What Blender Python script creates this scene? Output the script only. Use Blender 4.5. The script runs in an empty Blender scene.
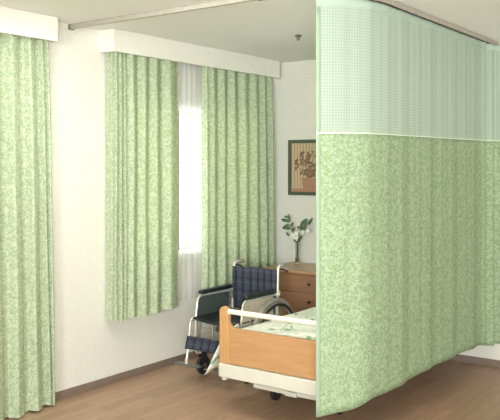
import bpy, bmesh, math, random
from mathutils import Vector, Matrix
random.seed(7)
sc = bpy.context.scene
COL = sc.collection
PI = math.pi
sin, cos = math.sin, math.cos

# ------------------------------------------------------------------ camera, light, exposure
H = 2.40          # ceiling
XB = 5.66         # far wall (x)
YA = 3.86         # window wall (y)
X0, Y0 = -6.0, -3.2

cam_d = bpy.data.cameras.new('camera')
cam = bpy.data.objects.new('camera', cam_d); COL.objects.link(cam)
cam.location = (0, 0, 1.486)
cam.rotation_euler = (PI/2, 0, math.radians(36.1-90))
cam_d.sensor_width = 36; cam_d.lens = 36*767/500
cam_d.shift_y = -44/500
cam_d.clip_start = 0.05
sc.camera = cam

def lin(c):
    o = []
    for v in c[:3]:
        v /= 255
        o.append(v/12.92 if v <= .04045 else ((v+.055)/1.055)**2.4)
    return (*o, 1)

w = bpy.data.worlds.new('world'); sc.world = w; w.use_nodes = True
bg = w.node_tree.nodes['Background']
bg.inputs[0].default_value = (1.0, .985, .94, 1); bg.inputs[1].default_value = 13.0

def area(name, loc, target, sx, sy, power, color):
    d = bpy.data.lights.new(name, 'AREA'); d.shape = 'RECTANGLE'; d.size = sx; d.size_y = sy
    d.energy = power; d.color = color
    o = bpy.data.objects.new(name, d); COL.objects.link(o); o.location = loc
    o.rotation_euler = (Vector(target)-Vector(loc)).to_track_quat('-Z', 'Y').to_euler()
    return o
area('softbox_key', (-5.0, -1.5, 1.75), (4.2, 3.0, 1.2), .7, 1.0, 440, (.90, .97, 1.0))
bf = area('front_fill', (-0.4, 0.1, 1.35), (4.6, 3.0, 2.65), .9, .5, 27, (1, .985, .93)); bf.data.spread = math.radians(80)  # added fill near the camera, lifts the bay ceiling and far wall
area('rear_uplight_fill', (-0.6, -0.8, 1.3), (2.6, 1.0, 2.4), 1.0, 1.0, 135, (.98, .985, .95))  # added uplight, out of view, brightens the ceiling
area('overhead_fill', (0.9, 0.2, 2.33), (0.9, 0.2, 0), 2.4, 2.2, 8, (1, .95, .86))  # added warm overhead fill out of view, no known fixture
area('bay_fill', (2.75, 2.75, 2.37), (2.95, 2.75, 0), .9, .5, 30, (1, .98, .92))  # invented lamp above the frame, evens out light on the far walls
area('softbox_fill', (-.5, -2.6, 1.9), (4.6, 2.6, 1.1), 1.6, 1.2, 30, (1, .95, .80))

port = area('window_portal', (4.55, YA+.16, 1.375), (4.55, 0, 1.375), 1.62, 1.19, 1, (1, 1, 1))
port.data.cycles.is_portal = True

sc.view_settings.view_transform = 'Standard'
sc.view_settings.look = 'None'
sc.view_settings.gamma = 1
sc.view_settings.use_curve_mapping = False
sc.view_settings.exposure = -0.43
sc.cycles.max_bounces = 8
sc.cycles.diffuse_bounces = 5
sc.cycles.transparent_max_bounces = 16

# ------------------------------------------------------------------ materials
MATS = {}
def new_mat(name):
    m = bpy.data.materials.new(name); m.use_nodes = True
    nt = m.node_tree
    return m, nt, nt.nodes['Principled BSDF']
def N(nt, t, **kw):
    n = nt.nodes.new(t)
    for k, v in kw.items(): setattr(n, k, v)
    return n
def ramp(nt, src, p0, c0, p1, c1):
    r = N(nt, 'ShaderNodeValToRGB'); e = r.color_ramp.elements
    e[0].position = p0; e[0].color = c0; e[1].position = p1; e[1].color = c1
    nt.links.new(src, r.inputs[0]); return r
def noise(nt, co, scale, detail=3, dist=0, rough=.5):
    n = N(nt, 'ShaderNodeTexNoise'); n.inputs['Scale'].default_value = scale
    n.inputs['Detail'].default_value = detail; n.inputs['Distortion'].default_value = dist
    n.inputs['Roughness'].default_value = rough
    nt.links.new(co, n.inputs['Vector']); return n
def mth(nt, op, a, b=None, c=None):
    n = N(nt, 'ShaderNodeMath', operation=op)
    for i, v in enumerate((a, b, c)):
        if v is None: continue
        if isinstance(v, (int, float)): n.inputs[i].default_value = v
        else: nt.links.new(v, n.inputs[i])
    return n.outputs[0]
def bump(nt, b, h, strength, dist=.01):
    n = N(nt, 'ShaderNodeBump'); n.inputs['Strength'].default_value = strength
    n.inputs['Distance'].default_value = dist
    nt.links.new(h, n.inputs['Height']); nt.links.new(n.outputs[0], b.inputs['Normal'])

def plain(name, rgb, rough=.5, metal=0, var=.06, scale=30):
    if name in MATS: return MATS[name]
    m, nt, b = new_mat(name)
    co = N(nt, 'ShaderNodeTexCoord').outputs['Object']
    n = noise(nt, co, scale)
    c = lin(rgb); d = tuple(x*(1-var) for x in c[:3])+(1,); e = tuple(min(1, x*(1+var)) for x in c[:3])+(1,)
    r = ramp(nt, n.outputs[0], .3, d, .7, e)
    nt.links.new(r.outputs[0], b.inputs['Base Color'])
    b.inputs['Roughness'].default_value = rough; b.inputs['Metallic'].default_value = metal
    MATS[name] = m; return m

def wall_mat(name, rgb, bs=.25):
    m, nt, b = new_mat(name)
    co = N(nt, 'ShaderNodeTexCoord').outputs['Object']
    n = noise(nt, co, 70, 4, 0, .7)
    c = lin(rgb)
    r = ramp(nt, n.outputs[0], .3, tuple(x*.93 for x in c[:3])+(1,), .7, tuple(min(1, x*1.05) for x in c[:3])+(1,))
    nt.links.new(r.outputs[0], b.inputs['Base Color'])
    b.inputs['Roughness'].default_value = .85
    bump(nt, b, n.outputs[0], bs, .003)
    return m
M_WALL = wall_mat('wallpaper', (226, 225, 216))
M_CEIL = wall_mat('ceiling_paper', (240, 242, 238))

def floor_mat():
    m, nt, b = new_mat('floor_wood')
    co = N(nt, 'ShaderNodeTexCoord').outputs['Object']
    br = N(nt, 'ShaderNodeTexBrick'); br.offset = .37
    for k, v in (('Scale', 1), ('Mortar Size', .0012), ('Brick Width', .9), ('Row Height', .075), ('Bias', 0.0)):
        br.inputs[k].default_value = v
    br.inputs['Color1'].default_value = lin((180, 150, 126)); br.inputs['Color2'].default_value = lin((166, 137, 114))
    br.inputs['Mortar'].default_value = lin((128, 101, 80))
    nt.links.new(co, br.inputs['Vector'])
    mp = N(nt, 'ShaderNodeMapping'); mp.inputs['Scale'].default_value = (1.5, 22, 1); nt.links.new(co, mp.inputs['Vector'])
    n = noise(nt, mp.outputs[0], 4, 5, .6, .65)
    r = ramp(nt, n.outputs[0], .3, (.78, .76, .74, 1), .7, (1.12, 1.1, 1.08, 1))
    mx = N(nt, 'ShaderNodeMix', data_type='RGBA', blend_type='MULTIPLY'); mx.inputs[0].default_value = 1
    nt.links.new(br.outputs[0], mx.inputs[6]); nt.links.new(r.outputs[0], mx.inputs[7])
    nt.links.new(mx.outputs[2], b.inputs['Base Color'])
    b.inputs['Roughness'].default_value = .42
    bump(nt, b, br.outputs['Fac'], -.15, .002)
    return m
M_FLOOR = floor_mat()

def wood_mat(name, c0, c1, axis=1, rough=.45, sc_=6):
    m, nt, b = new_mat(name)
    co = N(nt, 'ShaderNodeTexCoord').outputs['Object']
    mp = N(nt, 'ShaderNodeMapping'); s = [12, 12, 12]; s[axis] = 1.0
    mp.inputs['Scale'].default_value = s; nt.links.new(co, mp.inputs['Vector'])
    n = noise(nt, mp.outputs[0], sc_, 5, .4, .65)
    r = ramp(nt, n.outputs[0], .3, lin(c0), .7, lin(c1))
    nt.links.new(r.outputs[0], b.inputs['Base Color']); b.inputs['Roughness'].default_value = rough
    return m
M_BEDWOOD = wood_mat('bed_beech', (172, 130, 88), (186, 144, 100), 1, .45)
M_BEDSTILE = wood_mat('bed_beech_upright', (182, 138, 88), (194, 150, 100), 2, .4)
M_DRESS = wood_mat('dresser_walnut', (136, 98, 74), (156, 116, 88), 1, .4, 4)
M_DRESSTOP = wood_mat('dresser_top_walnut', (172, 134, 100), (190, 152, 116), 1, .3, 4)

def fabric(name, light, dark, trans=.35, tcol=None, scale=38, mid=(.46, .54), third=None):
    """woven cloth with an all-over leaf scroll; coordinates follow the cloth (UV in metres)"""
    m, nt, b = new_mat(name)
    uv = N(nt, 'ShaderNodeTexCoord').outputs['UV']
    n1 = noise(nt, uv, scale, 2.5, 1.4, .55)
    r1 = ramp(nt, n1.outputs[0], mid[0], lin(dark), mid[1], lin(light))
    vo = N(nt, 'ShaderNodeTexVoronoi'); vo.inputs['Scale'].default_value = scale*1.5
    nt.links.new(uv, vo.inputs['Vector'])
    md = tuple((a*.6+c*.4) for a, c in zip(dark, light))
    col = r1.outputs[0]
    f = ramp(nt, vo.outputs['Distance'], .22, (1, 1, 1, 1), .34, (0, 0, 0, 1))
    mx = N(nt, 'ShaderNodeMix', data_type='RGBA'); mx.inputs[7].default_value = lin(md)
    nt.links.new(mth(nt, 'MULTIPLY', f.outputs[0], .45), mx.inputs[0]); nt.links.new(col, mx.inputs[6])
    col = mx.outputs[2]
    if third:
        n3 = noise(nt, uv, scale*.45, 2, 1.2)
        f3 = ramp(nt, n3.outputs[0], .60, (0, 0, 0, 1), .66, (1, 1, 1, 1))
        mx3 = N(nt, 'ShaderNodeMix', data_type='RGBA'); mx3.inputs[7].default_value = lin(third)
        nt.links.new(f3.outputs[0], mx3.inputs[0]); nt.links.new(col, mx3.inputs[6]); col = mx3.outputs[2]
    nt.links.new(col, b.inputs['Base Color']); b.inputs['Roughness'].default_value = .9
    b.inputs['Specular IOR Level'].default_value = .15
    out = nt.nodes['Material Output']
    if trans > 0:
        t = N(nt, 'ShaderNodeBsdfTranslucent')
        if tcol:
            tm = N(nt, 'ShaderNodeMix', data_type='RGBA', blend_type='MULTIPLY'); tm.inputs[0].default_value = 1
            nt.links.new(col, tm.inputs[6]); tm.inputs[7].default_value = tcol
            nt.links.new(tm.outputs[2], t.inputs[0])
        else: nt.links.new(col, t.inputs[0])
        ms = N(nt, 'ShaderNodeMixShader'); ms.inputs[0].default_value = trans
        nt.links.new(b.outputs[0], ms.inputs[1]); nt.links.new(t.outputs[0], ms.inputs[2])
        nt.links.new(ms.outputs[0], out.inputs[0])
    return m
M_DRAPE = fabric('leaf_drape_cloth', (192, 203, 176), (160, 176, 142), .07, (1.0, .97, .55, 1), 54)
M_PRIV = fabric('leaf_cubicle_cloth', (172, 193, 160), (145, 168, 132), .10, None, 50)
M_SPREAD = fabric('bedspread_print', (236, 238, 226), (214, 224, 204), 0, None, 16, (.36, .46), (146, 176, 138))

def tapemat():
    m, nt, b = new_mat('white_seam_tape'); b.inputs['Base Color'].default_value = lin((214, 228, 212))
    b.inputs['Roughness'].default_value = .8; return m
M_TAPE = tapemat()

def mesh_net():
    m, nt, b = new_mat('open_mesh_net')
    uv = N(nt, 'ShaderNodeTexCoord').outputs['UV']
    sep = N(nt, 'ShaderNodeSeparateXYZ'); nt.links.new(uv, sep.inputs[0])
    k = 2*PI/.0155
    a = mth(nt, 'SINE', mth(nt, 'MULTIPLY', sep.outputs[0], k)); c = mth(nt, 'SINE', mth(nt, 'MULTIPLY', sep.outputs[1], k))
    mxx = mth(nt, 'MAXIMUM', a, c)
    f = ramp(nt, mxx, .0, (0, 0, 0, 1), .95, (1, 1, 1, 1)).outputs[0]
    rc = N(nt, 'ShaderNodeMix', data_type='RGBA'); nt.links.new(f, rc.inputs[0])
    rc.inputs[6].default_value = lin((176, 196, 180)); rc.inputs[7].default_value = lin((190, 208, 193))
    nt.links.new(rc.outputs[2], b.inputs['Base Color']); b.inputs['Roughness'].default_value = .9
    t = N(nt, 'ShaderNodeBsdfTranslucent'); nt.links.new(rc.outputs[2], t.inputs[0])
    ms = N(nt, 'ShaderNodeMixShader'); ms.inputs[0].default_value = .3
    nt.links.new(b.outputs[0], ms.inputs[1]); nt.links.new(t.outputs[0], ms.inputs[2])
    tr = N(nt, 'ShaderNodeBsdfTransparent')
    m2 = N(nt, 'ShaderNodeMixShader')
    nt.links.new(mth(nt, 'MULTIPLY_ADD', f, .10, .88), m2.inputs[0])
    nt.links.new(tr.outputs[0], m2.inputs[1]); nt.links.new(ms.outputs[0], m2.inputs[2])
    nt.links.new(m2.outputs[0], nt.nodes['Material Output'].inputs[0])
    return m
M_NET = mesh_net()

def sheer_mat():
    m, nt, b = new_mat('white_sheer_voile')
    b.inputs['Base Color'].default_value = (.92, .90, .92, 1); b.inputs['Roughness'].default_value = .9
    uv = N(nt, 'ShaderNodeTexCoord').outputs['UV']
    n = noise(nt, uv, 120, 2)
    t = N(nt, 'ShaderNodeBsdfTranslucent'); t.inputs[0].default_value = (.93, .92, .93, 1)
    ms = N(nt, 'ShaderNodeMixShader'); ms.inputs[0].default_value = .5
    nt.links.new(b.outputs[0], ms.inputs[1]); nt.links.new(t.outputs[0], ms.inputs[2])
    tr = N(nt, 'ShaderNodeBsdfTransparent'); m2 = N(nt, 'ShaderNodeMixShader')
    nt.links.new(mth(nt, 'MULTIPLY_ADD', n.outputs[0], .2, .36), m2.inputs[0])
    nt.links.new(tr.outputs[0], m2.inputs[1]); nt.links.new(ms.outputs[0], m2.inputs[2])
    nt.links.new(m2.outputs[0], nt.nodes['Material Output'].inputs[0])
    return m
M_SHEER = sheer_mat()

def glass_pane():
    m, nt, b = new_mat('window_glass')
    nt.nodes.remove(b)
    g = N(nt, 'ShaderNodeBsdfGlossy'); g.inputs['Roughness'].default_value = .02
    tr = N(nt, 'ShaderNodeBsdfTransparent'); tr.inputs[0].default_value = (.95, .98, .96, 1)
    fr = N(nt, 'ShaderNodeFresnel'); fr.inputs[0].default_value = 1.45
    ms = N(nt, 'ShaderNodeMixShader'); nt.links.new(fr.outputs[0], ms.inputs[0])
    nt.links.new(tr.outputs[0], ms.inputs[1]); nt.links.new(g.outputs[0], ms.inputs[2])
    nt.links.new(ms.outputs[0], nt.nodes['Material Output'].inputs[0])
    return m
M_PANE = glass_pane()
def vase_glass():
    m, nt, b = new_mat('clear_vase_glass')
    n = noise(nt, N(nt, 'ShaderNodeTexCoord').outputs['Object'], 20)
    b.inputs['Base Color'].default_value = (.93, .96, .95, 1)
    b.inputs['Transmission Weight'].default_value = 1; b.inputs['IOR'].default_value = 1.35
    nt.links.new(mth(nt, 'MULTIPLY', n.outputs[0], .05), b.inputs['Roughness'])
    return m
M_VASE = vase_glass()

def plaid():
    m, nt, b = new_mat('navy_plaid_cloth')
    uv = N(nt, 'ShaderNodeTexCoord').outputs['UV']
    sep = N(nt, 'ShaderNodeSeparateXYZ'); nt.links.new(uv, sep.inputs[0])
    def lines(src, period, lo, ph=0):
        s = mth(nt, 'SINE', mth(nt, 'MULTIPLY_ADD', src, 2*PI/period, ph))
        return ramp(nt, s, lo, (0, 0, 0, 1), lo+.12, (1, 1, 1, 1)).outputs[0]
    base = N(nt, 'ShaderNodeMix', data_type='RGBA')
    base.inputs[6].default_value = lin((54, 60, 74)); base.inputs[7].default_value = lin((24, 28, 42))
    dk = mth(nt, 'MAXIMUM', lines(sep.outputs[0], .064, .62), mth(nt, 'MULTIPLY', lines(sep.outputs[1], .09, .8), .6))
    nt.links.new(dk, base.inputs[0])
    m2 = N(nt, 'ShaderNodeMix', data_type='RGBA'); m2.inputs[7].default_value = lin((112, 108, 120))
    lt = mth(nt, 'MAXIMUM', lines(sep.outputs[0], .064, .88, 2.6), lines(sep.outputs[1], .09, .93, 2.2))
    nt.links.new(mth(nt, 'MULTIPLY', lt, .18), m2.inputs[0]); nt.links.new(base.outputs[2], m2.inputs[6])
    nt.links.new(m2.outputs[2], b.inputs['Base Color']); b.inputs['Roughness'].default_value = .85
    return m
M_PLAID = plaid()

M_WHITE = plain('pelmet_white', (232, 231, 222), .6, 0, .02)
M_BEDWHITE = plain('bed_enamel', (204, 203, 190), .35, 0, .02)
M_CREAM = plain('bed_rail_cream', (236, 232, 214), .35, 0, .02)
M_BASE = plain('baseboard_brown', (126, 110, 98), .5, 0, .08, 14)
M_ALU = plain('rail_aluminium', (176, 172, 160), .4, .2)
M_CHROME = plain('chrome_tube', (222, 220, 212), .25, .45, .03)
M_BLACK = plain('black_vinyl', (32, 38, 40), .4)
M_RUBBER = plain('grey_rubber', (150, 144, 134), .7)
M_DARKRUB = plain('black_rubber', (34, 34, 36), .6)
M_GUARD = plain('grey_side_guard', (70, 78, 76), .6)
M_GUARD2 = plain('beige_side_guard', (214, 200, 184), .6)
M_MATT = plain('mattress_cover', (226, 224, 214), .9)
M_FRAMEP = plain('picture_frame_olive', (84, 92, 76), .5)
M_ORANGE = plain('picture_terracotta', (174, 132, 106), .8)
M_TWIG = plain('picture_foliage_brown', (132, 104, 84), .9, 0, .2)
M_LEAF = plain('leaf_green', (84, 108, 76), .5, 0, .25, 60)
M_STEM = plain('stem_green', (96, 122, 70), .6)
M_PETAL = plain('petal_white', (244, 246, 232), .7)
M_KNOB = plain('dark_knob', (66, 44, 34), .4)
M_WFRAME = plain('window_frame_white', (226, 226, 222), .4)
M_METAL = plain('grey_metal', (128, 128, 120), .35, .6)

def stripes():
    m, nt, b = new_mat('picture_striped_paper')
    co = N(nt, 'ShaderNodeTexCoord').outputs['Object']
    sep = N(nt, 'ShaderNodeSeparateXYZ'); nt.links.new(co, sep.inputs[0])
    s = mth(nt, 'SINE', mth(nt, 'MULTIPLY', sep.outputs[1], 2*PI/.03))
    r = ramp(nt, s, -.1, lin((200, 184, 150)), .1, lin((172, 150, 118)))
    nt.links.new(r.outputs[0], b.inputs['Base Color']); b.inputs['Roughness'].default_value = .6
    return m
M_STRIPE = stripes()

# ------------------------------------------------------------------ mesh builder
class MB:
    def __init__(s): s.v = []; s.f = []; s.uv = {}
    def add(s, vs, fs):
        o = len(s.v); s.v += [tuple(p) for p in vs]; s.f += [tuple(i+o for i in f) for f in fs]; return s
    def box(s, x0, x1, y0, y1, z0, z1):
        vs = [(x, y, z) for x in (x0, x1) for y in (y0, y1) for z in (z0, z1)]
        return s.add(vs, [(0, 1, 3, 2), (4, 6, 7, 5), (0, 4, 5, 1), (2, 3, 7, 6), (0, 2, 6, 4), (1, 5, 7, 3)])
    def tube(s, pts, r, n=10, closed=False):
        pts = [Vector(p) for p in pts]; m = len(pts)
        rr = r if isinstance(r, (list, tuple)) else [r]*m
        up = None; rings = []
        for i, p in enumerate(pts):
            if closed: t = pts[(i+1) % m]-pts[i-1]
            else: t = pts[min(i+1, m-1)]-pts[max(i-1, 0)]
            t.normalize()
            if up is None: up = Vector((0, 0, 1)) if abs(t.z) < .9 else Vector((1, 0, 0))
            a = (up - t*up.dot(t)).normalized(); up = a; c = t.cross(a)
            rings.append([p+a*cos(2*PI*k/n)*rr[i]+c*sin(2*PI*k/n)*rr[i] for k in range(n)])
        fs = []
        for i in range(m if closed else m-1):
            j = (i+1) % m
            for k in range(n):
                l = (k+1) % n; fs.append((i*n+k, i*n+l, j*n+l, j*n+k))
        if not closed:
            fs.append(tuple(reversed(range(n)))); fs.append(tuple((m-1)*n+k for k in range(n)))
        return s.add([p for r_ in rings for p in r_], fs)
    def lathe(s, prof, c, axis=(0, 0, 1), n=20, caps=True):
        ax = Vector(axis).normalized(); q = Vector((0, 0, 1)).rotation_difference(ax); c = Vector(c)
        vs = [c+q @ Vector((r*cos(2*PI*k/n), r*sin(2*PI*k/n), h)) for r, h in prof for k in range(n)]
        m = len(prof); fs = []
        for i in range(m-1):
            for k in range(n):
                l = (k+1) % n; fs.append((i*n+k, i*n+l, (i+1)*n+l, (i+1)*n+k))
        if caps:
            fs.append(tuple(reversed(range(n)))); fs.append(tuple((m-1)*n+k for k in range(n)))
        return s.add(vs, fs)
    def torus(s, c, R, r, n=36, m=8, axis='y'):
        pts = [(c[0]+R*cos(2*PI*i/n), c[1], c[2]+R*sin(2*PI*i/n)) for i in range(n)]
        return s.tube(pts, r, m, True)
    def prism(s, poly, d0, d1, axis='x'):
        """poly of (a,b); axis x -> (d,a,b); y -> (a,d,b)"""
        f = (lambda d, a, b: (d, a, b)) if axis == 'x' else ((lambda d, a, b: (a, d, b)) if axis == 'y' else (lambda d, a, b: (a, b, d)))
        n = len(poly); vs = [f(d0, *p) for p in poly]+[f(d1, *p) for p in poly]
        return s.add(vs, [tuple(range(n)), tuple(reversed(range(n, 2*n)))]+[(i, i+n, (i+1) % n+n, (i+1) % n) for i in range(n)])
    def grid(s, P, U=None):
        """P[i][j] points, U[i][j] uv"""
        o = len(s.v); ni = len(P); nj = len(P[0])
        for i in range(ni):
            for j in range(nj):
                if U: s.uv[len(s.v)] = U[i][j]
                s.v.append(tuple(P[i][j]))
        for i in range(ni-1):
            for j in range(nj-1):
                s.f.append((o+i*nj+j, o+(i+1)*nj+j, o+(i+1)*nj+j+1, o+i*nj+j+1))
        return s
    def build(s, name, mat, parent=None, bevel=0, smooth=True, solid=0, recalc=True, origin=None):
        wl = Vector((0, 0, 0))
        p = parent
        while p is not None: wl += p.location; p = p.parent
        if parent is None and origin: wl = Vector(origin)
        me = bpy.data.meshes.new(name)
        me.from_pydata([tuple(Vector(v)-wl) for v in s.v], [], s.f)
        if s.uv:
            ul = me.uv_layers.new(name='UVMap')
            for lp in me.loops: ul.data[lp.index].uv = s.uv.get(lp.vertex_index, (0, 0))
        if recalc and not s.uv:
            b = bmesh.new(); b.from_mesh(me); bmesh.ops.recalc_face_normals(b, faces=b.faces); b.to_mesh(me); b.free()
        me.materials.append(mat)
        o = bpy.data.objects.new(name, me); COL.objects.link(o)
        if parent is None and origin: o.location = origin
        if parent: o.parent = parent
        if bevel:
            m = o.modifiers.new('bevel', 'BEVEL'); m.width = bevel; m.segments = 2; m.limit_method = 'ANGLE'
        if solid:
            m = o.modifiers.new('solid', 'SOLIDIFY'); m.thickness = solid; m.offset = 0
        if smooth:
            for p in me.polygons: p.use_smooth = True
            if not s.uv:
                try: me.set_sharp_from_angle(angle=math.radians(40))
                except Exception: pass
        return o

def tag(o, label, cat, group=None):
    o['label'] = label; o['category'] = cat
    if group: o['group'] = group
    return o
def thing(name, loc, label, cat, group=None):
    o = bpy.data.objects.new(name, None); COL.objects.link(o); o.location = loc; o.empty_display_size = .1
    return tag(o, label, cat, group)
def struct(o): o['kind'] = 'structure'; return o
def arc(c, r, a0, a1, n, f):
    return [f(c[0]+r*cos(a0+(a1-a0)*i/n), c[1]+r*sin(a0+(a1-a0)*i/n)) for i in range(n+1)]
def fillet(pts, r, n=5):
    """round the corners of a 3-D polyline"""
    pts = [Vector(p) for p in pts]; out = [pts[0]]
    for i in range(1, len(pts)-1):
        a, b, c = pts[i-1], pts[i], pts[i+1]
        d = min(r, (a-b).length*.49, (c-b).length*.49)
        p = b+(a-b).normalized()*d; q = b+(c-b).normalized()*d
        for k in range(n+1):
            t = k/n; out.append(p*(1-t)**2+b*2*t*(1-t)+q*t*t)
    out.append(pts[-1]); return out

# ------------------------------------------------------------------ setting
T = .12
WX0, WX1, WZ0, WZ1 = 3.76, 5.34, .79, 1.96
struct(MB().box(X0-.1, XB+.12, Y0-.1, YA+.12, -.08, 0).build('floor', M_FLOOR, smooth=False))
struct(MB().box(X0-.1, XB+.12, Y0-.1, YA+.12, H, H+.08).build('ceiling', M_CEIL, smooth=False))
wl_ = MB()
wl_.box(X0-.1, WX0, YA, YA+T, 0, H).box(WX1, XB+.12, YA, YA+T, 0, H).box(WX0, WX1, YA, YA+T, 0, WZ0).box(WX0, WX1, YA, YA+T, WZ1, H)
struct(wl_.build('wall_left', M_WALL, smooth=False))
struct(MB().box(XB, XB+.12, Y0-.1, YA, 0, H).build('wall_back', M_WALL, smooth=False))
struct(MB().box(X0-.1, XB+.12, Y0-.1, Y0, 0, H).build('wall_right', M_WALL, smooth=False))
struct(MB().box(X0-.1, X0, Y0, YA, 0, H).build('wall_front', M_WALL, smooth=False))
struct(MB().box(X0, XB-.012, YA-.012, YA, 0, .052).build('baseboard_left', M_BASE, bevel=.002))
struct(MB().box(XB-.012, XB, Y0, YA-.012, 0, .052).build('baseboard_back', M_BASE, bevel=.002))
# window in the left wall
wf = MB(); fw = .045
ya, yb = YA+.03, YA+.09
wf.box(WX0, WX1, ya, yb, WZ0, WZ0+fw).box(WX0, WX1, ya, yb, WZ1-fw, WZ1)
wf.box(WX0, WX0+fw, ya, yb, WZ0+fw, WZ1-fw).box(WX1-fw, WX1, ya, yb, WZ0+fw, WZ1-fw)
xm = 4.78
wf.box(xm-.025, xm+.025, ya, yb, WZ0+fw, WZ1-fw)
w1 = struct(wf.build('window_1', M_WFRAME, bevel=.003))
for a, b in ((WX0+fw, xm-.025), (xm+.025, WX1-fw)):
    MB().box(a, b, YA+.058, YA+.062, WZ0+fw, WZ1-fw).build('glass_pane', M_PANE, w1, smooth=False)
struct(MB().box(WX0, WX1, YA-.012, YA+.03, WZ0-.018, WZ0-.0005+.0005).build('trim_1', M_WFRAME, bevel=.002))

# ------------------------------------------------------------------ pelmets
def pelmet(x0, x1, label):
    t = thing('curtain_pelmet', ((x0+x1)/2, YA, H), label, 'pelmet', 'white box pelmets along the ceiling')
    z0, z1 = 2.248, 2.398
    MB().box(x0, x1, 3.72, 3.734, z0, z1).build('front_board', M_WHITE, t, bevel=.002)
    MB().box(x0, x0+.014, 3.734, YA, z0, z1).build('end_board', M_WHITE, t, bevel=.002)
    MB().box(x1-.014, x1, 3.734, YA, z0, z1).build('end_board', M_WHITE, t, bevel=.002)
    MB().box(x0+.014, x1-.014, 3.734, YA, z1-.012, z1).build('top_board', M_WHITE, t)
    MB().box(x0+.014, x1-.014, 3.752, 3.770, 2.372, z1-.012).build('curtain_track', M_ALU, t)
    return t
pelmet(1.55, 3.105, 'white box pelmet above the floor-length curtain, cut off by the left picture edge')
p2 = pelmet(3.57, 5.545, 'long white box pelmet above the short window curtains')
MB().box(5.30, 5.303, 3.7188, 3.7195, 2.30, 2.32).build('joint_mark', M_METAL, p2, smooth=False)

# ------------------------------------------------------------------ curtains
def sm(a, b, t):
    t = max(0, min(1, (t-a)/(b-a))); return t*t*(3-2*t)
def sq(t): return sm(0, .22, t)*(1-.36*max(0, min(1, (t-.2)/.4)))*(1-sm(.60, .80, t))
def drape(name, x0, x1, valleys, z0, z1, label, left_return=False, right_return=False, A=.056, yv=3.797, mat=None, group='green leaf-patterned window curtains', cat='curtain', sway=.0, per=14, hem=True):
    mat = mat or M_DRAPE
    base = []                                   # (x, offset_shape, amp, foldindex)
    V = [x0]+list(valleys)+[x1]
    for i in range(len(V)-1):
        a, b = V[i], V[i+1]; pitch = b-a
        amp = min(A, pitch*.95+.006)
        for k in range(per):
            t = k/per
            base.append((a+pitch*t, amp*sq(t), i, t))
    base.append((x1, 0, len(V)-2, 1))
    rnd = random.Random(int(x0*1000)); ph = [rnd.uniform(-1, 1) for _ in V]; pw = [V[i+1]-V[i] for i in range(len(V)-1)]
    nz = 44; P = []; U = []
    pre = []
    if left_return: pre = [(x0+.004, y) for y in (3.85, 3.835, 3.82, 3.805)]
    cols = []
    for j in range(nz+1):
        tz = j/nz; z = z1+(z0-z1)*tz            # 0 at the heading, 1 at the hem
        line = [Vector((x, y, z)) for x, y in pre]
        for x, off, i, t in base:
            g = .8+.2*min(1, tz*4)
            wob = ph[i]*min(.010, pw[i]*.08)*tz*sin(PI*t) + sway*tz*(x-x0)
            pin = 0
            if tz < .07:                        # pinch pleat at the heading
                pin = .010*(1-tz/.07)*math.exp(-((t-.5)/.10)**2)
            line.append(Vector((x+wob+.004*sin(3*tz+i*1.7)*sin(PI*t), yv-off*g+.006*sin(2.3*tz*PI+i*2.1)*tz*sin(PI*t)-pin*.5, z+(.006*sin(i*1.9) if j == nz else 0))))
        if right_return: line += [Vector((x1-.004, y, z)) for y in (3.80, 3.82, 3.84, 3.85)]
        P.append(line)
    s = [0]
    for a, b in zip(P[10][:-1], P[10][1:]): s.append(s[-1]+(b-a).length)
    U = [[(s[i]+x0*3, P[j][0].z) for i in range(len(s))] for j in range(nz+1)]
    m = MB().grid(P, U)
    o = m.build(name, mat, origin=((x0+x1)/2, YA-.08, z1))
    tag(o, label, cat, group)
    return o
full = [1.70+.135*i for i in range(8)]
drape('floor_length_curtain', 1.60, 3.094, [1.73, 1.86, 1.99, 2.12, 2.25, 2.38, 2.50, 2.63, 2.763, 2.897, 3.015, 3.052], .012, 2.352,
      'floor-length green leaf-patterned curtain at the left picture edge', right_return=True, A=.060, yv=3.803, sway=.040)
drape('window_curtain', 3.618, 4.30, [3.63, 3.668, 3.713, 3.752, 3.868, 3.988, 4.12], .44, 2.365,
      'short green leaf-patterned curtain drawn to the left side of the bright window', left_return=True)
drape('window_curtain', 4.57, 5.528, [4.63, 4.768, 4.898, 5.039, 5.194, 5.332, 5.44], .44, 2.365,
      'short green leaf-patterned curtain on the right side of the window, behind the wheelchair', right_return=True, sway=.035)
drape('sheer_curtain', 3.66, 4.352, [3.72, 3.79, 3.86, 3.93, 4.0, 4.07, 4.14, 4.2, 4.25, 4.31], .47, 2.365, 'white see-through sheer curtain panel, left half of the pair over the window',
      A=.009, yv=3.846, mat=M_SHEER, group='white sheers over the window', per=8)
drape('sheer_curtain', 4.362, 5.48, [4.41, 4.47, 4.53, 4.60, 4.67, 4.75, 4.83, 4.91, 5.0, 5.09, 5.18, 5.27, 5.38], .47, 2.365, 'white see-through sheer curtain panel, right half of the pair over the window',
      A=.009, yv=3.846, mat=M_SHEER, group='white sheers over the window', per=8)

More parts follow.
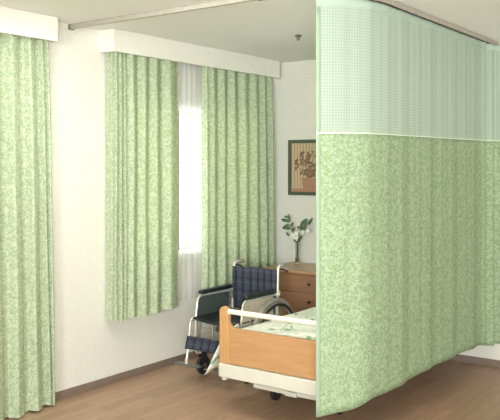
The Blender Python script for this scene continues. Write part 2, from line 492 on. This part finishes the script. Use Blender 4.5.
# ------------------------------------------------------------------ cubicle rail and privacy curtain
YR = 1.86; XR = 3.32; RR = .50
def rail_path():
    p = [(XR, YA-.001), (XR, YR+RR)]
    for i in range(1, 9):
        a = PI+PI/2*i/8; p.append((XR+RR+RR*cos(a), YR+RR+RR*sin(a)))
    p += [(4.5, YR), (XB-.001, YR)]
    return p
def profile_sweep(path, w_, z0, z1):
    m = MB(); rows = []
    for i, (x, y) in enumerate(path):
        a = Vector(path[max(i-1, 0)]); b = Vector(path[min(i+1, len(path)-1)])
        t = (b-a).normalized(); n = Vector((-t.y, t.x))
        rows.append([(x+n.x*q, y+n.y*q, z) for q, z in ((-w_/2, z0), (w_/2, z0), (w_/2, z1), (-w_/2, z1))])
    vs = [p for r in rows for p in r]; fs = []
    for i in range(len(rows)-1):
        for k in range(4): fs.append((i*4+k, i*4+(k+1) % 4, (i+1)*4+(k+1) % 4, (i+1)*4+k))
    fs += [(0, 1, 2, 3), tuple((len(rows)-1)*4+k for k in (3, 2, 1, 0))]
    return m.add(vs, fs)
rail = thing('curtain_rail', (XR, YA, H), 'grey metal ceiling rail turning a corner around the bed, carrying the tall green curtain', 'curtain rail')
profile_sweep(rail_path(), .026, 2.369, 2.399).build('track', M_ALU, rail, bevel=.003)
MB().box(XR-.019, XR+.019, YA-.022, YA, 2.364, 2.4-.0005).build('end_bracket', M_METAL, rail, bevel=.003)
profile_sweep(rail_path()[1:], .008, 2.364, 2.3695).build('track_slot', M_DARKRUB, rail)

# centre line of the hanging curtain
cl = []
for i in range(0, 17):
    a = PI+math.radians(36)+math.radians(54)*i/16; cl.append((XR+RR+RR*cos(a), YR+RR+RR*sin(a)))
n_ = 150
for i in range(1, n_+1): cl.append((XR+RR+(5.64-XR-RR)*i/n_, YR))
def resample(p, n):
    d = [0]
    for a, b in zip(p[:-1], p[1:]): d.append(d[-1]+math.dist(a, b))
    out = []; k = 0
    for i in range(n+1):
        s = d[-1]*i/n
        while k < len(d)-2 and d[k+1] < s: k += 1
        t = (s-d[k])/(d[k+1]-d[k]); out.append((p[k][0]+(p[k+1][0]-p[k][0])*t, p[k][1]+(p[k+1][1]-p[k][1])*t, s))
    return out, d[-1]
PC, L = resample(cl, 300)
def hem_z(s):
    # gentle belly of the hem seen in the photo
    pts = [(0, .185), (.14, .205), (.36, .25), (.6, .25), (1.0, .258), (1.5, .25), (1.9, .235), (2.1, .2), (2.5, .19)]
    for (a, za), (b, zb) in zip(pts[:-1], pts[1:]):
        if s <= b:
            t = (s-a)/(b-a); t = t*t*(3-2*t); return za+(zb-za)*t
    return pts[-1][1]
def priv_point(i, z, zt=2.355):
    x, y, s = PC[i]
    a = PC[max(i-1, 0)]; b = PC[min(i+1, len(PC)-1)]
    tx, ty = b[0]-a[0], b[1]-a[1]; l = math.hypot(tx, ty); nx, ny = -ty/l, tx/l
    d = (zt-z)/2.1                                             # 0 at rail, 1 at hem
    fade = min(1, s/.18)
    w_ = .0045*sin(2*PI*s/.37+.4)*(.3+1.0*d)+.0022*sin(2*PI*s/.19+1.2+.8*d)+.0012*sin(2*PI*s/.083)*(1-d*.6)
    end = max(0, (s-1.93)/.2); end = min(1, end)
    w_ += end*.022*sin(2*PI*(s-1.93)/.105)
    w_ -= .034*min(1, max(0, (s-(L-.22))/.16))
    return Vector((x+nx*w_*fade, y+ny*w_*fade, z))
def priv_panel(za_f, zb_f, nz):
    P = []; U = []
    for j in range(nz+1):
        row = []; ur = []
        for i in range(len(PC)):
            za, zb = za_f(PC[i][2]), zb_f(PC[i][2]); z = za+(zb-za)*j/nz
            row.append(priv_point(i, z)); ur.append((PC[i][2], z))
        P.append(row); U.append(ur)
    return MB().grid(P, U)
pc = thing('privacy_curtain', (4.4, YR, 0), 'tall green leaf-patterned privacy curtain with a pale mesh top, hanging in front of the bed', 'privacy curtain')
seam = lambda s: 1.655+.012*min(1, s/2.2)
top = lambda s: 2.362
priv_panel(lambda s: top(s)-.045, lambda s: seam(s)+.004, 24).build('mesh_panel', M_NET, pc)
o = priv_panel(seam, hem_z, 40).build('fabric_panel', M_PRIV, pc, solid=.0012)
o['label'] = 'green leaf-patterned lower panel'
ht = priv_panel(top, lambda s: top(s)-.048, 3).build('heading_tape', plain('heading_green', (170, 190, 175), .85, 0, .03), pc, solid=.001)
priv_panel(lambda s: seam(s)+.006, lambda s: seam(s)-.002, 1).build('seam_tape', M_TAPE, pc, solid=.004)
# side hem along the free edge
P = [[priv_point(i, z)+Vector((-.001, 0, 0)) for i in range(0, 4)] for z in [top(0)-.05+(hem_z(0)-top(0)+.05)*j/30 for j in range(31)]]
U = [[(p.y, p.z) for p in r] for r in P]
MB().grid(P, U).build('edge_hem', plain('hem_green', (152, 174, 150), .85, 0, .03), pc, solid=.002)

# ------------------------------------------------------------------ ceiling fitting
sp = thing('sprinkler_head', (4.52, 2.88, H), 'small grey metal fitting on the ceiling beyond the pelmet end', 'sprinkler')
MB().lathe([(.006, 0), (.024, -.001), (.026, -.006), (.022, -.012), (.010, -.016)], (4.52, 2.88, H), n=20).build('cover_plate', M_METAL, sp)
MB().lathe([(.010, -.014), (.013, -.022), (.010, -.034), (.003, -.040)], (4.52, 2.88, H), n=14).build('nozzle', M_METAL, sp)

# ------------------------------------------------------------------ picture
PX = XB
pf = thing('framed_picture', (PX, 3.48, 1.473), 'olive-framed picture of a potted plant on striped paper, on the far wall', 'picture')
fy0, fy1, fz0, fz1, fb = 3.26, 3.70, 1.232, 1.714, .03
MB().box(PX-.022, PX-.001, fy0, fy1, fz0, fz0+fb).box(PX-.022, PX-.001, fy0, fy1, fz1-fb, fz1)\
    .box(PX-.022, PX-.001, fy0, fy0+fb, fz0+fb, fz1-fb).box(PX-.022, PX-.001, fy1-fb, fy1, fz0+fb, fz1-fb).build('frame', M_FRAMEP, pf, bevel=.002)
MB().box(PX-.010, PX-.002, fy0+fb, fy1-fb, fz0+fb, fz1-fb).build('picture_sheet', M_STRIPE, pf, smooth=False)
MB().prism([(3.41, 1.29), (3.55, 1.29), (3.565, 1.385), (3.395, 1.385)], PX-.013, PX-.0105).box(PX-.0125, PX-.0105, fy0+fb, fy1-fb, fz0+fb, fz0+fb+.028).build('painted_pot', M_ORANGE, pf, smooth=False)
tw = MB(); rr = random.Random(3)
for k in range(105):
    a = rr.uniform(-1.35, 1.35); R = rr.uniform(.03, .235)
    y, z = 3.48+R*sin(a)*.72, 1.385+R*cos(a)*1.1
    if z > 1.67: continue
    th = rr.uniform(0, PI); l = rr.uniform(.012, .026)
    pts = [(y+l*cos(th)*cos(q)-l*.4*sin(th)*sin(q), z+l*sin(th)*cos(q)+l*.4*cos(th)*sin(q)) for q in [2*PI*i/8 for i in range(8)]]
    tw.prism(pts, PX-.0125-rr.uniform(0, .001), PX-.0108)
for k in range(9):
    a = -1.1+.27*k; tw.tube([(PX-.0115, 3.48, 1.38), (PX-.0115, 3.48+.08*sin(a), 1.38+.1*cos(a)), (PX-.0115, 3.48+.15*sin(a)*1.0, 1.38+.22*cos(a))], .0018, 5)
tw.build('painted_foliage', M_TWIG, pf, smooth=False)

# ------------------------------------------------------------------ dresser
DX0, DX1, DY0, DY1, DZ = 5.165, 5.645, 3.0, 3.65, .65
dr = thing('dresser', (5.40, 3.315, 0), 'brown wooden chest of drawers against the far wall behind the wheelchair', 'dresser')
MB().box(DX0+.02, DX1, DY0+.01, DY1-.01, .05, DZ-.022).build('carcass', M_DRESS, dr, bevel=.002)
MB().box(DX0, DX1, DY0, DY1, DZ-.022, DZ).build('top', M_DRESSTOP, dr, bevel=.004)
MB().box(DX0+.04, DX1-.02, DY0+.03, DY1-.03, 0, .05).build('plinth', M_DRESS, dr)
zt = DZ-.028
for k in range(4):
    zb = zt-.136
    d = MB().box(DX0+.003, DX0+.02, DY0+.013, DY1-.013, zb, zt-.004).build('drawer', M_DRESS, dr, bevel=.003)
    for y in (3.495, 3.185):
        MB().lathe([(.006, 0), (.006, .010), (.012, .014), (.013, .020), (.009, .025), (.002, .026)], (DX0+.003, y, zb+.066), (-1, 0, 0), 14).build('knob', M_KNOB, d)
    zt -= .140

# ------------------------------------------------------------------ vase with leaves
VX, VY, VZ = 5.56, 3.553, DZ+.001
va = thing('glass_vase', (VX, VY, VZ), 'slender clear glass vase standing on the brown dresser', 'vase')
MB().lathe([(.003, 0), (.026, .0), (.027, .004), (.019, .012), (.015, .04), (.0145, .09), (.018, .15), (.024, .195), (.0225, .195), (.0165, .15), (.0125, .09), (.013, .04), (.004, .02)], (VX, VY, VZ), n=24).build('vase_body', M_VASE, va)
bq = thing('flower_stems', (VX, VY, VZ+.025), 'leafy green stems with white flowers standing in the glass vase', 'flowers')
def at_px(px, py, X):
    u = px-250; a = 619.7+.589*u; dep = X*767/a
    return Vector((X, X*(451.8-.808*u)/a, 1.486-(py-166)*dep/767))
B0 = Vector((VX, VY, VZ+.05)); T0 = Vector((VX, VY, VZ+.19))
def leaf(m, base, tip, w_, nrm=Vector((-1, -.4, .3))):
    base, tip = Vector(base), Vector(tip); d = tip-base; l = d.length; d.normalize()
    sd = d.cross(nrm).normalized(); up = sd.cross(d).normalized()
    n = 6; P = []
    for i in range(n+1):
        t = i/n; ww = w_*sin(PI*min(1, t*.92+.06))**.8; c = base+d*l*t+up*(.12*l*sin(PI*t))
        P.append([c-sd*ww*.5+up*ww*.12, c, c+sd*ww*.5+up*ww*.12])
    o = len(m.v)
    for r in P: m.v += [tuple(p) for p in r]
    for i in range(n):
        for k in range(2): m.f.append((o+i*3+k, o+(i+1)*3+k, o+(i+1)*3+k+1, o+i*3+k+1))
stems = [((288, 214), 5.57), ((286.5, 222), 5.55), ((290, 228), 5.53), ((305, 219), 5.57), ((312, 217), 5.55), ((301, 231), 5.52), ((295, 226), 5.58)]
for (px, X) in stems:
    tip = at_px(px[0], px[1], X); mid = T0*.4+tip*.6+Vector((0, 0, .012))
    MB().tube([B0+Vector((random.uniform(-.005, .005), random.uniform(-.005, .005), -.02)), T0+Vector((0, random.uniform(-.006, .006), 0)), mid, tip], [.0016, .0016, .0014, .001], 6).build('stem', M_STEM, bq)
leaves = [((290, 222), (281, 219.5), .030), ((289, 224), (282.5, 229), .026), ((289.5, 221), (288.5, 214), .020), ((291, 229), (282, 227.5), .030), ((289, 218), (284, 216), .02),
          ((289, 236), (286, 232), .020), ((302, 229), (307, 218.5), .058), ((308.5, 225), (313, 217.5), .026), ((298, 242), (302.5, 235), .026), ((302, 230), (297, 226.5), .03), ((297, 240), (293.5, 241), .024), ((305, 230), (301.5, 222), .03), ((292, 232), (294.5, 227), .022), ((291, 227), (293.5, 222), .018)]
for i, (a, b, w_) in enumerate(leaves):
    X = 5.55+.02*sin(i*2.1); m = MB(); leaf(m, at_px(*a, X), at_px(*b, X-.012), w_); m.build('leaf', M_LEAF, bq, solid=.0008)
for i, (a, r) in enumerate([((293.5, 236), .026), ((297.5, 238.5), .024), ((296.5, 233.5), .022), ((308, 231), .020), ((290.5, 244), .014), ((303, 232.5), .015)]):
    c = at_px(*a, 5.53+.01*(i % 3)); m = MB()
    for k in range(6):
        t = 2*PI*k/6+i; leaf(m, c, c+Vector((-.35, cos(t), sin(t)))*r, r*1.1)
    m.lathe([(.001, -.004), (r*.22, 0), (.001, .005)], c+Vector((-.004, 0, 0)), (-1, 0, 0), 8)
    m.build('flower', M_PETAL, bq, solid=.0008)

# ------------------------------------------------------------------ bed
BY0, BY1 = 1.975, 2.854
bd = thing('hospital_bed', (4.6, 2.41, 0), 'hospital bed with light wooden footboard and white metal frame beside the privacy curtain', 'bed')
def end_board(xf, sgn, name, dz=0):
    """xf front face; sgn +1 body goes to +x"""
    x1 = xf+sgn*.034
    lo, hi = min(xf, x1), max(xf, x1)
    panel = [(BY0+.06, .312), (BY1-.06, .312), (BY1-.06, .575+dz)]
    # notch curve beside the uprights
    panel += [(BY1-.068, .562+dz), (BY1-.074, .548+dz), (BY1-.092, .532+dz), (BY1-.11, .525+dz)]
    panel += [(BY0+.11, .525+dz), (BY0+.092, .532+dz), (BY0+.074, .548+dz), (BY0+.068, .562+dz), (BY0+.06, .575+dz)]
    r = thing_part = MB().prism(panel, lo+.006, hi-.006).build(name, M_BEDWOOD, bd, bevel=.003)
    for y0, y1 in ((BY1-.066, BY1), (BY0, BY0+.066)):
        c = (y0+y1)/2; hw = (y1-y0)/2; pts = [(y0, .30), (y1, .30)]
        pts += [(c+hw*cos(a), .618+dz+.030*sin(a)) for a in [PI*i/12 for i in range(13)]]
        MB().prism(pts, lo, hi).build('post', M_BEDSTILE, r, bevel=.006)
    xc = (lo+hi)/2
    MB().tube([(xc, BY0+.064, .62+dz), (xc, BY1-.064, .62+dz)], .0155, 14).build('grab_rail', M_CREAM, r)
    for y in (BY0+.067, BY1-.067):
        MB().tube([(xc, y-.003, .62+dz), (xc, y+.003, .62+dz)], .018, 14).build('rail_collar', M_CREAM, r)
    return r
end_board(3.60, 1, 'footboard')
end_board(5.63, -1, 'headboard', .12)
fr = MB()
for x0, x1 in ((3.592, 3.640), (5.585, 5.634)):
    fr.box(x0, x1, BY0, BY1, .228, .309)
for y in (BY0+.01, BY1-.045): fr.box(3.64, 5.585, y, y+.035, .25, .305)
for k in range(6): fr.box(3.95+.28*k, 3.98+.28*k, BY0+.045, BY1-.045, .285, .30)
frm = fr.build('frame', M_BEDWHITE, bd, bevel=.006)
for y in (BY1-.03, BY0+.03):
    MB().lathe([(.014, .209), (.018, .213), (.018, .232)], (3.616, y, 0), n=14).build('foot_cap', M_BEDWHITE, frm)
MB().box(3.642, 3.95, 2.15, 2.70, .312, .35).build('mattress_support', M_BEDWHITE, frm, bevel=.004)
# under-frame
uf = MB()
uf.box(3.74, 3.775, 2.08, 2.705, .152, .178)
uf.box(3.775, 5.45, 2.12, 2.15, .150, .182).box(3.775, 5.45, 2.64, 2.67, .150, .182)
uf.box(4.01, 4.05, 2.24, 2.76, .110, .140).box(5.20, 5.24, 2.24, 2.76, .110, .140)
for x in (4.25, 5.0):
    for y in (2.16, 2.60):
        uf.tube([(x, y, .16), (x+.1, y, .26)], .014, 8)
ufo = uf.build('underframe', M_BEDWHITE, bd, bevel=.004)
MB().box(3.728, 3.74, 2.39, 2.47, .148, .176).build('clip', M_BEDWHITE, ufo, bevel=.003)
MB().box(3.735, 3.78, 2.70, 2.712, .146, .19).build('end_cap', M_METAL, ufo, bevel=.003)
MB().lathe([(.05, -.15), (.05, .15)], (4.62, 2.40, .20), (1, 0, 0), 16).build('lift_motor', M_METAL, bd)
for x in (4.03, 5.22):
    for y in (2.735, 2.27):
        c = MB().lathe([(.010, .10), (.012, .113)], (x, y, 0), n=10)
        c.box(x-.016, x+.016, y-.020, y-.016, .045, .104).box(x-.016, x+.016, y+.016, y+.020, .045, .104).box(x-.018, x+.018, y-.02, y+.02, .098, .106)
        co_ = c.build('caster', M_METAL, bd)
        MB().lathe([(.03, -.013), (.048, -.012), (.05, -.006), (.05, .006), (.048, .012), (.03, .013)], (x, y, .05), (0, 1, 0), 22).build('wheel', M_DARKRUB, co_)
def rbox(x0, x1, y0, y1, z0, z1, r):
    m = MB().box(x0, x1, y0, y1, z0, z1); return m
rbox(3.652, 5.58, 2.02, 2.80, .352, .478, .03).build('mattress', M_MATT, bd, bevel=.03)

# bedspread: a cloth over the mattress, hanging on both sides
NX, rows = 90, []
prof = [(2.955, .235), (2.935, .27), (2.915, .32), (2.895, .37), (2.872, .42), (2.850, .455), (2.825, .480), (2.79, .496), (2.74, .502)]
prof += [(2.74-.07*i, .504) for i in range(1, 10)]
prof += [(2.06, .502), (2.02, .496), (1.998, .482), (1.986, .455), (1.978, .42), (1.972, .37), (1.966, .32), (1.962, .27)]
P, U = [], []
rs = random.Random(11)
for i in range(NX+1):
    t = i/NX; x = 3.648+1.90*t; row = []; ur = []; s = 0; prev = None
    for k, (y, z) in enumerate(prof):
        side = max(0, (.47-z)/.25)
        if y > 2.4:
            foot = math.exp(-(x-3.648)/.10)
            yy = y+side*(.008*sin(x*22)+.004*sin(x*51))+side*.0*foot
            c_ = max(0, 1-(x-3.648)/.22)**1.3
            yy += side*(.065*c_ - .03*(1-c_))
            zz = z - side*.035*c_ + side*.03*(1-c_)
            xx = x
        else:
            yy = y; zz = z; xx = x
        puff = .012*sin(x*7+y*3)*sin(y*9+1)+.008*sin(x*17+y*11)+.006*sin(x*5-y*23) if z > .49 else 0
        edge = min(1, t/.04)
        if z > .49: puff += .020*math.exp(-((x-3.76)/.12)**2)*sin(PI*(y-1.98)/.87)-.006
        zz += puff*(.3+.7*edge)*(1 if 2.02 < y < 2.79 else .3)
        p = Vector((xx, yy, zz))
        if prev is not None: s += (p-prev).length
        prev = p; row.append(p); ur.append((x, s))
    P.append(row); U.append(ur)
bs = MB().grid(P, U)
# fold-down corner at the foot: cloth hangs to a point outside the footboard post
bo = bs.build('bedspread', M_SPREAD, origin=(4.6, 2.41, .5), solid=.006)
tag(bo, 'white and green printed bedspread over the hospital bed', 'bedspread')

# ------------------------------------------------------------------ wheelchair
NY, FY = 3.10, 3.50      # near side, far side (y of the frame planes)
wc = thing('wheelchair', (4.45, 3.30, 0), 'folding wheelchair with navy plaid seat and chrome frame between bed and window', 'wheelchair')
XBK = 4.58
def uvquad(P, name, mat, parent, solid=.006, uax=(1, 2), sc_=1):
    U = [[(p[uax[0]], p[uax[1]]) for p in r] for r in P]
    return MB().grid(P, U).build(name, mat, parent, solid=solid)
for y, far in ((NY, False), (FY, True)):
    sg = 1 if far else -1
    # side frame
    f = MB()
    f.tube(fillet([(XBK+.01, y, .10), (XBK, y, .42), (XBK+.015, y, .735), (XBK+.035, y, .765), (XBK+.12, y, .762)], .03), .0105, 10)
    f.tube(fillet([(XBK, y, .560), (4.172, y, .566), (4.15, y, .415)], .05), .0095, 10)      # arm tube
    f.tube(fillet([(XBK, y, .405), (4.10, y, .405)], .02), .0105, 10)                         # seat rail
    f.tube(fillet([(XBK+.01, y, .16), (4.15, y, .16), (4.15, y, .42)], .04), .0095, 10)       # lower rail
    f.tube([(4.34, y, .405), (4.34, y, .16)], .008, 8)
    sf = f.build('side_frame', M_CHROME, wc)
    # hand grip and brake lever
    MB().tube([(XBK+.062, y, .7635), (XBK+.135, y, .762)], .0145, 12).build('hand_grip', M_RUBBER if far else M_RUBBER, sf)
    MB().tube(fillet([(XBK+.03, y-.012, .742), (XBK+.075, y-.012, .735), (XBK+.125, y-.012, .708)], .03), .0055, 8).build('brake_lever', M_DARKRUB, sf)
    # legrest hanger
    MB().tube(fillet([(4.115, y, .42), (4.085, y-sg*.008, .405), (4.04, y-sg*.035, .32), (4.005, y-sg*.04, .135)], .05), .0095, 10).build('legrest_tube', M_CHROME, sf)
    # armrest
    pad = MB().box(4.195, 4.555, y-.020, y+.020, .574, .603).build('armrest_pad', M_BLACK, wc, bevel=.009)
    # side guard
    gx = [(4.165, .425), (4.53, .425), (4.53, .555), (4.19, .558), (4.165, .54)]
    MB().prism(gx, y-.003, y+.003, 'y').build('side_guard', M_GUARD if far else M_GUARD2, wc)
    # drive wheel
    cw = (4.485, y+sg*.045, .272); R = .262
    wh = MB().torus((cw[0], cw[1]-sg*.004, cw[2]), R, .019, 44, 10).build('drive_wheel', M_RUBBER, wc)
    MB().torus(cw, R-.022, .007, 44, 6).build('rim', M_CHROME, wh)
    MB().torus((cw[0], cw[1]+sg*.026, cw[2]), R-.026, .009, 44, 8).build('hand_rim', M_DARKRUB if not far else M_CHROME, wh)
    MB().lathe([(.022, -.028), (.026, -.02), (.014, -.015), (.014, .015), (.026, .02), (.022, .028)], cw, (0, 1, 0), 16).build('hub', M_METAL, wh)
    sk = MB()
    for k in range(28):
        a = 2*PI*k/28; b = a+(.35 if k % 2 else -.35); s_ = .018 if k % 4 < 2 else -.018
        sk.tube([(cw[0]+.024*cos(b), cw[1]+s_, cw[2]+.024*sin(b)), (cw[0]+(R-.016)*cos(a), cw[1], cw[2]+(R-.016)*sin(a))], .0011, 4)
    for k in range(0): pass
    s_o = sk.build('spokes', M_CHROME, wh)
    MB().tube([(cw[0]-.035, y, .272), (cw[0]-.035, cw[1], .272)], .008, 8).build('axle', M_METAL, wh) if False else MB().tube([(cw[0], y-sg*.004, .272), (cw[0], cw[1], .272)], .009, 8).build('axle', M_METAL, wh)
    MB().box(4.45, 4.59, y-.004, y+.004, .255, .289).build('axle_plate', M_METAL, sf)
    # parking brake
    MB().tube([(4.245, y+sg*.014, .37), (4.222, y+sg*.02, .455)], .006, 8).build('parking_brake', M_CHROME, sf)
    # caster
    cx = 4.215
    cf = MB().tube([(cx, y, .165), (cx, y, .19)], .013, 10)
    cf.box(cx-.012, cx+.034, y-.021, y-.017, .06, .165).box(cx-.012, cx+.034, y+.017, y+.021, .06, .165).box(cx-.014, cx+.02, y-.021, y+.021, .155, .168)
    cfo = cf.build('front_caster', M_DARKRUB, wc)
    MB().lathe([(.03, -.013), (.062, -.013), (.067, -.006), (.067, .006), (.062, .013), (.03, .013)], (cx+.015, y, .068), (0, 1, 0), 26).build('wheel', M_DARKRUB, cfo)
    MB().lathe([(.016, -.024), (.016, .024)], (cx+.015, y, .068), (0, 1, 0), 12).build('hub', M_METAL, cfo)
    # footplate
    y0, y1 = (3.335, 3.555) if far else (3.065, 3.285)
    fp = MB().box(3.972, 4.03, y0, y1, .118, .128).build('footplate', M_METAL, wc, bevel=.004)
    MB().tube([(4.003, y-sg*.04, .128), (4.003, y-sg*.04, .16)], .012, 10).build('footplate_clamp', M_CHROME, fp)
# backrest cloth, slightly slung
P = [[(XBK-.004+.022*sin(PI*i/12)+.004*sin(i*1.3), NY+(FY-NY)*i/12, .735-(.31)*j/10) for i in range(13)] for j in range(11)]
uvquad(P, 'backrest', M_PLAID, wc)
P = [[(4.12+.44*j/10, NY+(FY-NY)*i/12, .418-.022*sin(PI*i/12)) for i in range(13)] for j in range(11)]
uvquad(P, 'seat', M_BLACK, wc, .012, (1, 0))
P = [[(4.032+.012*sin(PI*i/10)-.028*(1-z), FY-.025+(NY-FY+.05)*i/10, .312-.085*(1-z)) for i in range(11)] for z in (1, .75, .5, .25, 0)]
uvquad(P, 'calf_strap', M_PLAID, wc, .006)
MB().lathe([(.010, -.02), (.016, -.014), (.016, .014), (.010, .02)], (XBK-.004, NY-.014, .572), (0, 0, 1), 12).build('arm_joint', M_CHROME, wc)
# folding cross-brace
MB().tube([(4.36, NY, .16), (4.36, FY, .395)], .008, 8).tube([(4.378, FY, .16), (4.378, NY, .395)], .008, 8).build('cross_brace', M_CHROME, wc)
